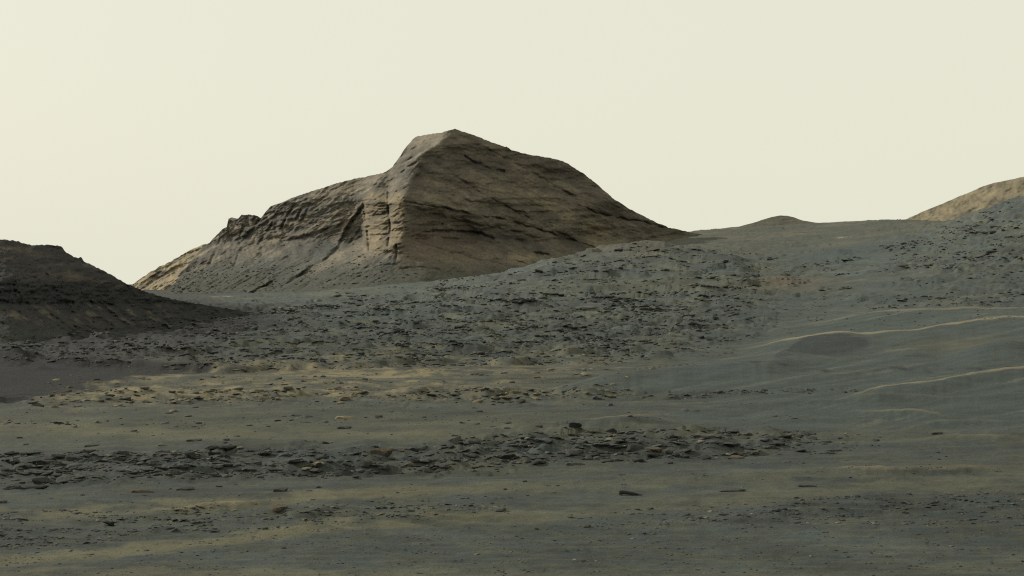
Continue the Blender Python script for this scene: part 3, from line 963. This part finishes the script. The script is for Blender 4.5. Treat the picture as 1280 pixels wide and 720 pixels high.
def rock_shape(sub, seed, flat, cuts=9, rough=0.06):
    r = np.random.default_rng(seed)
    V, T = ico(sub)
    V = V.copy() * 1.25
    V *= (1 + 0.16 * perlin(V[:, 0] * 1.3 + seed, V[:, 1] * 1.3 + V[:, 2], seed % 50))[:, None]
    for k in range(cuts):
        n = r.normal(size=3)
        n[2] *= 0.8
        n /= np.linalg.norm(n)
        d = r.uniform(0.55, 0.95)
        over = V @ n - d
        V -= np.clip(over, 0, None)[:, None] * n[None, :]
    over = V[:, 2] - r.uniform(.45, .8)                       # bedding plane on top
    V[:, 2] -= np.clip(over, 0, None) * 0.9
    V += rough * r.normal(size=V.shape)
    V[:, 2] *= flat
    V[:, 1] *= r.uniform(0.6, 0.95)
    V /= np.abs(V[:, 0]).max()
    return V, T


TINY = [rock_shape(0, 500 + k, (0.25, 0.34, 0.45, 0.3)[k % 4], 4, 0.06) for k in range(16)]
SMALL = [rock_shape(1, 300 + k, (0.18, 0.28, 0.42, 0.24)[k % 4], 7, 0.05) for k in range(16)]
BIG = [rock_shape(2, 400 + k, (0.16, 0.26, 0.40, 0.30)[k % 4], 10, 0.035) for k in range(18)]

zones = [
    # name, polygon, count, width px (min, max, power), label group or None
    ('band_left', [(0, 567), (300, 563), (330, 598), (150, 600), (0, 611)], 1300, 2.8, 26),
    ('band_mid', [(300, 563), (500, 560), (640, 546), (640, 585), (560, 590), (330, 600)], 1000, 2.8, 24),
    ('band_right', [(640, 545), (760, 538), (900, 539), (1130, 545), (1110, 566), (760, 578), (640, 584)], 1300, 2.8, 22),
    ('ledge', [(60, 488), (400, 484), (800, 486), (820, 500), (500, 508), (60, 510)], 1000, 2, 14),
    ('ledge_right', [(830, 493), (960, 488), (1070, 484), (1075, 490), (960, 495), (840, 500)], 170, 2, 11),
    ('sand_flat', [(0, 505), (640, 505), (1000, 500), (1000, 535), (700, 540), (500, 555), (0, 562)], 420, 1.6, 14),
    ('sand_low', [(0, 604), (500, 592), (900, 575), (1200, 560), (1280, 600), (900, 612), (400, 640), (0, 645)], 420, 1.5, 13),
    ('gravel', [(0, 640), (400, 630), (640, 622), (640, 642), (300, 665), (0, 690)], 1700, 1.6, 9),
    ('gravel_right', [(700, 645), (900, 628), (1100, 618), (1280, 610), (1280, 655), (1000, 660), (760, 665)], 1300, 1.5, 10),
    ('front', [(0, 690), (400, 660), (900, 655), (1280, 650), (1280, 720), (0, 720)], 1700, 1.5, 7),
    ('tan_bedrock', [(60, 466), (300, 460), (600, 458), (820, 462), (760, 486), (400, 486), (60, 492)], 700, 1.6, 13),
    ('rubble', [(0, 402), (250, 398), (400, 380), (640, 372), (930, 368), (1010, 395), (960, 440), (760, 456), (300, 462), (0, 448)], 7500, 1.8, 9),
    ('foothill', [(480, 352), (640, 338), (740, 318), (820, 300), (900, 307), (1010, 330), (1000, 372), (640, 374), (420, 376)], 1300, 1.5, 8),
    ('slope_right', [(1120, 300), (1180, 280), (1280, 246), (1280, 360), (1180, 340), (1100, 330)], 700, 1.4, 7.5),
    ('dune_edge', [(900, 380), (1280, 360), (1280, 400), (960, 420)], 300, 1.5, 6),
]
ALL = []
zr = np.random.default_rng(11)
for zi, (zn, poly, cnt, w0, w1) in enumerate(zones):
    pa = np.array(poly, float)
    lo, hi = pa.min(0), pa.max(0)
    got = 0
    tries = 0
    while got < cnt and tries < 60:
        tries += 1
        q = lo + (hi - lo) * zr.random((cnt * 2, 2))
        q = q[inpoly(q[:, 0], q[:, 1], poly)]
        dens = sstep(-0.10, 0.65, fbm(q[:, 0] / 60, q[:, 1] / 6, 4, 301 + zi, 0.7)) + 0.03
        if zn == 'rubble':
            dens = dens * sstep(985, 820, q[:, 0] + 0.6 * (q[:, 1] - 400)) + 0.0
        if zn == 'band_right':
            dens = dens * sstep(1140, 900, q[:, 0])
        q = q[zr.random(len(q)) < dens]
        for uq, rq in q:
            if got >= cnt:
                break
            g = on_ground(uq, rq)
            if g is None:
                continue
            if zn in ('rubble', 'foothill', 'slope_right') and zr.random() > 0.22 + g[3]:
                continue
            g = g[:3]
            w = min(w0 * (1 - zr.random()) ** -0.58, w1 * (0.7 + 0.3 * zr.random()))
            ALL.append((zn, uq, rq, g, w, zr.random(), zr.random() * 6.283, zr.random()))
            got += 1

for li, (pts, H, ln) in enumerate(LEDGES):
    uL = pts[-1][0] - pts[0][0]
    far = pts[0][1] < 470
    for _ in range(int(uL * (0.75 if far else 0.35))):
        uq = pts[0][0] + uL * zr.random()
        if zr.random() > sstep(-0.25, 0.45, float(perlin(np.array([uq / 45.0]), np.array([li * 2.7]), 88)[0])) + 0.05:
            continue
        rq = float(interp(uq, pts)) + zr.normal() * (1.3 if far else 3.0)
        g = on_ground(uq, rq)
        if g is None or uq < 0 or uq > 1280:
            continue
        g = g[:3]
        w = min((2.2 if far else 2.6) * (1 - zr.random()) ** -0.6, 11 if far else 16)
        ALL.append(('rubble' if far else ('sand_flat' if rq < 560 else 'sand_low'), uq, rq, g, w, zr.random(), zr.random() * 6.283, 0.6 * zr.random()))

NAMED = [  # column, row of the foot, width px, flatness, material, label, shape seed, yaw
    (789, 620, 30, 0.30, 'k', 'dark curved slab tilted out of the sand, right of centre in the foreground', 1, 0.2),
    (138, 657, 15, 0.55, 'b', 'small jet black jagged rock alone on the lower left gravel', 2, 0.5),
    (532, 592, 20, 0.50, 'k', 'rounded dark rock at the lower edge of the near rock band', 3, 0.3),
    (232, 614, 25, 0.20, 'k', 'flat dark slab on bare sand below the left rock band', 4, 0.1),
    (350, 615, 20, 0.42, 'k', 'lone humped blue grey rock on sand below the rock band', 6, 0.4),
    (50, 604, 26, 0.45, 'k', 'dark block on the long ledge at the left edge', 7, 0.2),
    (30, 612, 62, 0.14, 'k', 'long low dark ledge slab at the left edge', 8, 0.05),
    (3, 629, 14, 0.50, 'k', 'dark rock cut by the left picture edge', 9, 0.2),
    (622, 640, 26, 0.22, 'k', 'low dark flat slab on the tan sand below centre', 10, 0.15),
    (348, 637, 28, 0.30, 'o', 'brownish pyramid shaped low rock in the left foreground gravel', 11, 0.3),
    (1006, 610, 34, 0.10, 'k', 'thin straight dark slab edge lying flat at right', 12, 0.05),
    (920, 616, 44, 0.07, 'k', 'long thin dark sliver of slab slanting up to the right', 13, 0.14),
    (813, 637, 11, 0.45, 'k', 'small dark stone just below the curved slab', 14, 0.3),
    (719, 568, 28, 0.42, 'k', 'dark peaked boulder in the right rock band', 15, 0.2),
    (742, 571, 15, 0.40, 'k', 'dark stone right beside the peaked boulder', 16, 0.6),
    (793, 564, 26, 0.36, 'k', 'broad dark boulder at the middle of the right rock band', 17, 0.2),
    (818, 568, 22, 0.36, 'o', 'brownish boulder right of the broad dark boulder', 5, 0.3),
    (903, 558, 13, 0.55, 'k', 'round dark stone near the right end of the rock band', 3, 0.9),
    (715, 582, 34, 0.14, 'k', 'long low dark slab below the peaked boulder', 12, 0.06),
    (476, 570, 30, 0.42, 'o', 'rounded grey brown hump at the top of the middle rock band', 6, 0.2),
    (458, 583, 24, 0.40, 'k', 'dark rounded boulder left of the humped stone in the middle band', 3, 0.1),
    (478, 587, 22, 0.42, 'k', 'dark wedge shaped boulder in the lower middle band', 15, 0.4),
    (512, 583, 15, 0.42, 'o', 'small brownish stone between two dark boulders in the middle band', 1, 0.4),
    (559, 585, 12, 0.45, 'k', 'small dark stone just right of the rounded dark rock', 3, 1.4),
    (398, 586, 18, 0.32, 't', 'pale tan slab in the middle rock band', 4, 0.1),
    (384, 590, 14, 0.28, 't', 'smaller pale tan slab left of the other pale slab', 10, 0.2),
    (430, 536, 19, 0.32, 'k', 'lone dark stone on the tan sand above the middle band', 6, 0.3),
    (473, 523, 13, 0.45, 'k', 'dark pointed stone standing on a flat slab, mid plain', 15, 0.2),
    (428, 524, 36, 0.12, 't', 'flat pale slab lying on the olive sand, mid plain', 12, 0.02),
    (283, 552, 10, 0.60, 'k', 'small upright grey stone on the tan sand at left', 15, 0.6),
    (242, 552, 20, 0.26, 'k', 'low dark stone left of the small upright stone', 6, 0.2),
    (115, 558, 20, 0.22, 'k', 'flat dark slab above the left rock band', 4, 0.1),
    (238, 572, 17, 0.60, 'k', 'blocky dark boulder in the left rock band', 7, 0.5),
    (190, 583, 15, 0.50, 'k', 'squat rounded boulder in the middle of the left rock band', 3, 0.2),
    (268, 596, 16, 0.42, 'k', 'dark wedge stone near the lower edge of the left band', 15, 0.9),
    (275, 566, 44, 0.18, 'k', 'wide dark slab at the top of the left rock band', 8, 0.05),
    (172, 617, 40, 0.12, 'o', 'thin brownish ledge slab in sand left of the flat dark slab', 12, 0.03),
    (836, 581, 14, 0.26, 'k', 'small flat dark stone on sand below the right band', 10, 0.1),
    (921, 574, 24, 0.18, 'o', 'low brownish slab on sand below the right band', 4, 0.1),
    (731, 660, 20, 0.25, 'k', 'low dark slab in the lower foreground gravel, right of centre', 10, 0.2),
    (1172, 543, 16, 0.30, 'k', 'dark low stone alone on the right sand sheet', 6, 0.2),
    (895, 400, 9, 0.5, 'k', 'dark block in the far rubble under the bench', 7, 0.3),
    (180, 489, 14, 0.4, 'o', 'brown block on the pale bedrock at left', 5, 0.4),
    (361, 489, 15, 0.45, 'k', 'dark block on the pale bedrock, left of centre', 7, 0.6),
]
GROUPS = {
    'band_left': ('rocks of the left rock band', 'dark platy rock in the left third of the near rock band'),
    'band_mid': ('rocks of the middle rock band', 'dark platy rock in the middle third of the near rock band'),
    'band_right': ('rocks of the right rock band', 'dark platy rock in the right third of the near rock band'),
    'ledge': ('rocks of the broken ledge', 'dark flat rock along the broken ledge below the tan bedrock'),
    'ledge_right': ('rocks in the dune line', 'small dark rock in the thin line crossing the right dunes'),
    'sand_flat': ('stones on the middle sand', 'dark stone scattered on the sand above the near rock band'),
    'sand_low': ('stones on the lower sand', 'dark stone scattered on the sand below the near rock band'),
    'gravel': ('stones in the left gravel', 'small dark stone in the lower left gravel'),
    'gravel_right': ('stones in the right gravel', 'small dark stone in the lower right gravel'),
    'front': ('stones in the front sand', 'tiny dark stone in the foremost grey sand'),
    'tan_bedrock': ('rocks on the tan bedrock', 'dark rock lying on the pale tan bedrock'),
    'rubble': ('rocks in the rubble plain', 'dark platy rock standing out in the far rubble plain'),
    'foothill': ('rocks on the foothill', 'dark rock on the low foothill before the mountain'),
    'slope_right': ('rocks on the right slope', 'dark rock on the grey slope at the right'),
    'dune_edge': ('rocks above the dunes', 'small dark rock at the upper edge of the dunes'),
}

mats = {'k': M_rock, 'b': M_rock_black, 't': M_rock_tan, 'o': None}
M_rock_brown = surface_material('brown_rock', 1.3, 7.0, 0.6, 0.3, False, (0.075, 0.064, 0.047), rand=0.2, bdist=0.06)
mats['o'] = M_rock_brown


def put_rock(V, T, mat, x, y, z, sx, sy, sz, yaw, tilt, label, group):
    me = tri_mesh('rock', V * np.array([sx, sy, sz]), T, None, mat)
    o = bpy.data.objects.new('rock', me)
    o.location = (x, y, z)
    o.rotation_euler = (tilt, 0, yaw)
    o['label'] = label
    o['category'] = 'rock'
    if group:
        o['group'] = group
    col.objects.link(o)
    return o


def curved_slab():
    """an arched plate leaning back, thick at its left end"""
    n = 16
    V, T = [], []
    for i in range(n + 1):
        a = i / n
        xx = -1 + 2 * a
        top = 0.62 * (1 - 0.25 * a) * (1 - max(0, a - .1) ** 2.2)
        th = 0.42 * (1 - a) ** 0.6 + 0.04
        for (yy, zz) in ((-0.10, top - th), (-0.16, top - 0.05), (0.02, top), (0.30, top - 0.02), (0.38, top - th)):
            V.append((xx + 0.02 * math.sin(7 * a), yy + 0.25 * (a - .5) ** 2, zz + 0.02 * math.sin(13 * a + yy * 9)))
    for i in range(n):
        for k in range(5):
            a, b = i * 5 + k, i * 5 + (k + 1) % 5
            T += [(a, b, b + 5), (a, b + 5, a + 5)]
    T += [(0, 2, 1), (0, 3, 2), (0, 4, 3)]
    e = n * 5
    T += [(e, e + 1, e + 2), (e, e + 2, e + 3), (e, e + 3, e + 4)]
    V = np.array(V)
    V[:, 2] = V[:, 2] * 0.8 - 0.06
    return V, np.array(T)[:, ::-1]


def jagged_black():
    """squat dark block with a flat cap whose tips stick out sideways"""
    V, T = rock_shape(2, 431, 0.8, 9, 0.05)
    V = V.copy()
    top = sstep(0.1, 0.5, V[:, 2])
    V[:, 0] *= 0.72 + 0.38 * top
    V[:, 2] += 0.10 * top * np.sin(V[:, 0] * 7)
    V[:, 0] += np.where((np.abs(V[:, 0]) > .6) & (V[:, 2] > .25), np.sign(V[:, 0]) * 0.45, 0)
    return V, T


for i, (uq, rq, w, flat, mk, label, sh, yaw) in enumerate(NAMED):
    g = on_ground(uq, rq)
    if g is None:
        continue
    x, y, z = g[:3]
    half = w * 0.5 * y / F
    if i == 0:
        V, T = curved_slab()
        put_rock(V, T, mats[mk], x, y, z, half, half, half, 0.05, 0, label, None)
        continue
    if i == 1:
        V, T = jagged_black()
        put_rock(V, T, mats[mk], x, y, z + half * .25, half, half, half * .8, 0.1, 0, label, None)
        continue
    V, T = BIG[sh % len(BIG)]
    hz = np.abs(V[:, 2]).max()
    sz = half * flat * 1.25 / hz
    put_rock(V, T, mats[mk], x, y + half * .2, z + half * flat * 0.25, half, half * (0.9 if w < 30 else 0.6), sz, yaw, 0.06, label, None)

# the largest of the scattered rocks are individuals, the rest one mass
SHORT = ['curved slab', 'jet black rock', 'rounded dark rock', 'flat dark slab', 'humped blue grey rock', 'block on the left ledge', 'long left ledge slab',
         'rock at the left edge', 'flat slab below centre', 'pyramid shaped rock', 'thin straight slab', 'slanting thin sliver', 'stone below the curved slab',
         'peaked boulder', 'stone beside the peaked boulder', 'broad dark boulder', 'brownish boulder', 'round dark stone', 'long low slab', 'grey brown hump',
         'dark rounded boulder', 'wedge shaped boulder', 'small brownish stone', 'small dark stone', 'pale tan slab', 'smaller pale slab', 'lone stone on tan sand',
         'pointed stone', 'flat pale slab', 'small upright stone', 'low dark stone', 'flat slab above the band', 'blocky dark boulder', 'squat rounded boulder',
         'dark wedge stone', 'wide dark slab', 'thin brownish ledge', 'flat stone below the band', 'low brownish slab', 'low foreground slab', 'stone on the sand sheet',
         'block under the bench', 'brown block', 'dark block on pale bedrock']
RANK = ['nearest', 'second nearest', 'third nearest', 'fourth nearest', 'fifth nearest', 'sixth nearest', 'seventh nearest', 'eighth nearest', 'ninth nearest',
        'tenth nearest', 'eleventh nearest', 'twelfth nearest', 'thirteenth nearest', 'fourteenth nearest', 'fifteenth nearest', 'sixteenth nearest', 'seventeenth nearest',
        'eighteenth nearest', 'nineteenth nearest', 'twentieth nearest']


def own_labels(keys):
    """name every rock by the landmark rock next to it: side, and how near"""
    slots = {}
    for k in keys:
        zn, uq, rq = ALL[k][:3]
        best = min(range(len(NAMED)), key=lambda i: math.hypot(uq - NAMED[i][0], 2.5 * (rq - NAMED[i][1])))
        du, dv = uq - NAMED[best][0], 2.5 * (rq - NAMED[best][1])
        side = ('right of' if du > 0 else 'left of') if abs(du) >= abs(dv) else ('below' if dv > 0 else 'above')
        slots.setdefault((best, side), []).append((math.hypot(du, dv), k))
    res = {}
    for (i, side), lst in slots.items():
        for n, (_, k) in enumerate(sorted(lst)):
            if n > 19:
                continue
            look = 'wide platy' if ALL[k][4] > 15 else ('platy dark' if ALL[k][4] > 9 else 'small dark')
            res[k] = look + ' rock ' + RANK[min(n, 19)] + ' ' + side + ' the ' + SHORT[i]
    return res


order = sorted(range(len(ALL)), key=lambda k: -ALL[k][4])
cap = {'rubble': 20, 'foothill': 6, 'slope_right': 4, 'dune_edge': 3}
indiv, seen_z = [], {}
for k in order:
    if len(indiv) >= 250:
        break
    seen_z[ALL[k][0]] = seen_z.get(ALL[k][0], 0) + 1
    if seen_z[ALL[k][0]] <= cap.get(ALL[k][0], 999):
        indiv.append(k)
_in = set(indiv)
rest = [k for k in order if k not in _in]
shared = {}
LAB = own_labels(indiv)
rest += [k for k in indiv if k not in LAB]
for k in indiv:
    if k not in LAB:
        continue
    zn, uq, rq, (x, y, z), w, a, yaw, b = ALL[k]
    half = w * 0.5 * y / F
    sh = int(a * 997) % len(BIG)
    me = shared.get(sh)
    if me is None:
        V, T = BIG[sh]
        me = shared[sh] = tri_mesh('rock', V, T, None, M_rock)
    o = bpy.data.objects.new('rock', me)
    o.location = (x, y, z - half * 0.02)
    o.scale = (half, half * (0.7 + 0.5 * b), half * (0.75 + 0.55 * b))
    o.rotation_euler = ((a - .5) * 0.5, (b - .5) * 0.35, (yaw % 1.6) - 0.8 + (3.14 if yaw > 3.14 else 0))
    gp, lb = GROUPS[zn]
    o['label'] = LAB.get(k, lb)
    o['category'] = 'rock'
    o['group'] = gp
    col.objects.link(o)

VV, TT, CC, nv = [], [], [], 0
cr2 = np.random.default_rng(5)


def add_small(x, y, z, half, a, b, yaw, colr):
    global nv
    V, T = (TINY if half / y * F < 2.8 else SMALL)[int(a * 997) % 16]
    c, s_ = math.cos(yaw), math.sin(yaw)
    V = V * np.array([half, half * (0.7 + 0.5 * b), half * (0.8 + 0.7 * b)])
    tl = (a - .5) * 0.6
    V = np.stack([V[:, 0], V[:, 1] * math.cos(tl) - V[:, 2] * math.sin(tl), V[:, 1] * math.sin(tl) + V[:, 2] * math.cos(tl)], 1)
    V = np.stack([V[:, 0] * c - V[:, 1] * s_, V[:, 0] * s_ + V[:, 1] * c, V[:, 2]], 1) + np.array([x, y, z + half * 0.05])
    VV.append(V)
    TT.append(T + nv)
    CC.append(np.repeat(np.array([colr]), len(V), 0))
    nv += len(V)


for k in rest:
    zn, uq, rq, (x, y, z), w, a, yaw, b = ALL[k]
    half = w * 0.5 * y / F
    base = np.array((0.040, 0.043, 0.042)) * (0.6 + 0.95 * cr2.random())
    if zn in ('tan_bedrock', 'ledge') and cr2.random() < 0.5:
        base = np.array((0.12, 0.105, 0.065)) * (0.7 + 0.5 * cr2.random())
    elif cr2.random() < 0.12:
        base = np.array((0.10, 0.09, 0.065)) * (0.8 + 0.5 * cr2.random())
    add_small(x, y, z, half, a, b, yaw, base)
# boulders on the left hill belong to the same loose mass
for k in range(1500):
    i, j = int(HU.shape[0] * (0.12 + 0.88 * cr2.random() ** (1.0 if k < 500 else 2.6))) - 1, int(cr2.integers(0, HU.shape[1]))
    if HU[i, j] < -20 or HU[i, j] > 330:
        continue
    y = HD[i, j]
    w = 2.0 + 5 * cr2.random() ** 4
    add_small((HU[i, j] - 640) / F * y, y, -(HR[i, j] - HOR) / F * y, w * .5 * y / F, cr2.random(), cr2.random(), cr2.random() * 6.28,
              np.array((0.050, 0.045, 0.038)) * (0.7 + 0.6 * cr2.random()))
mk = 0
while mk < 1500:
    i, j = int(cr2.integers(10, MU.shape[0] - 20)), int(cr2.integers(0, MU.shape[1]))
    uq, rq = MU[i, j], MR[i, j]
    if uq < 215 or uq > 700 or rq > 372 or rq < 255:
        continue
    if cr2.random() > 0.9 * sstep(318, 350, rq) + 0.25 * talus[i, j] + 0.02:
        continue
    mk += 1
    y = D[i, j]
    w = min(1.2 * (1 - cr2.random()) ** -0.55, 5.0)
    add_small((uq - 640) / F * y, y, -(rq - HOR) / F * y, w * .5 * y / F, cr2.random(), cr2.random(), cr2.random() * 6.28,
              np.array((0.060, 0.058, 0.048)) * (0.5 + 0.9 * cr2.random()))
me = tri_mesh('loose_rubble', np.concatenate(VV), np.concatenate(TT), np.concatenate(CC), M_rubble)
rub = bpy.data.objects.new('loose_rubble', me)
rub['kind'] = 'stuff'
rub['label'] = 'small loose dark rock fragments strewn over the plain and slopes'
rub['category'] = 'rubble'
col.objects.link(rub)
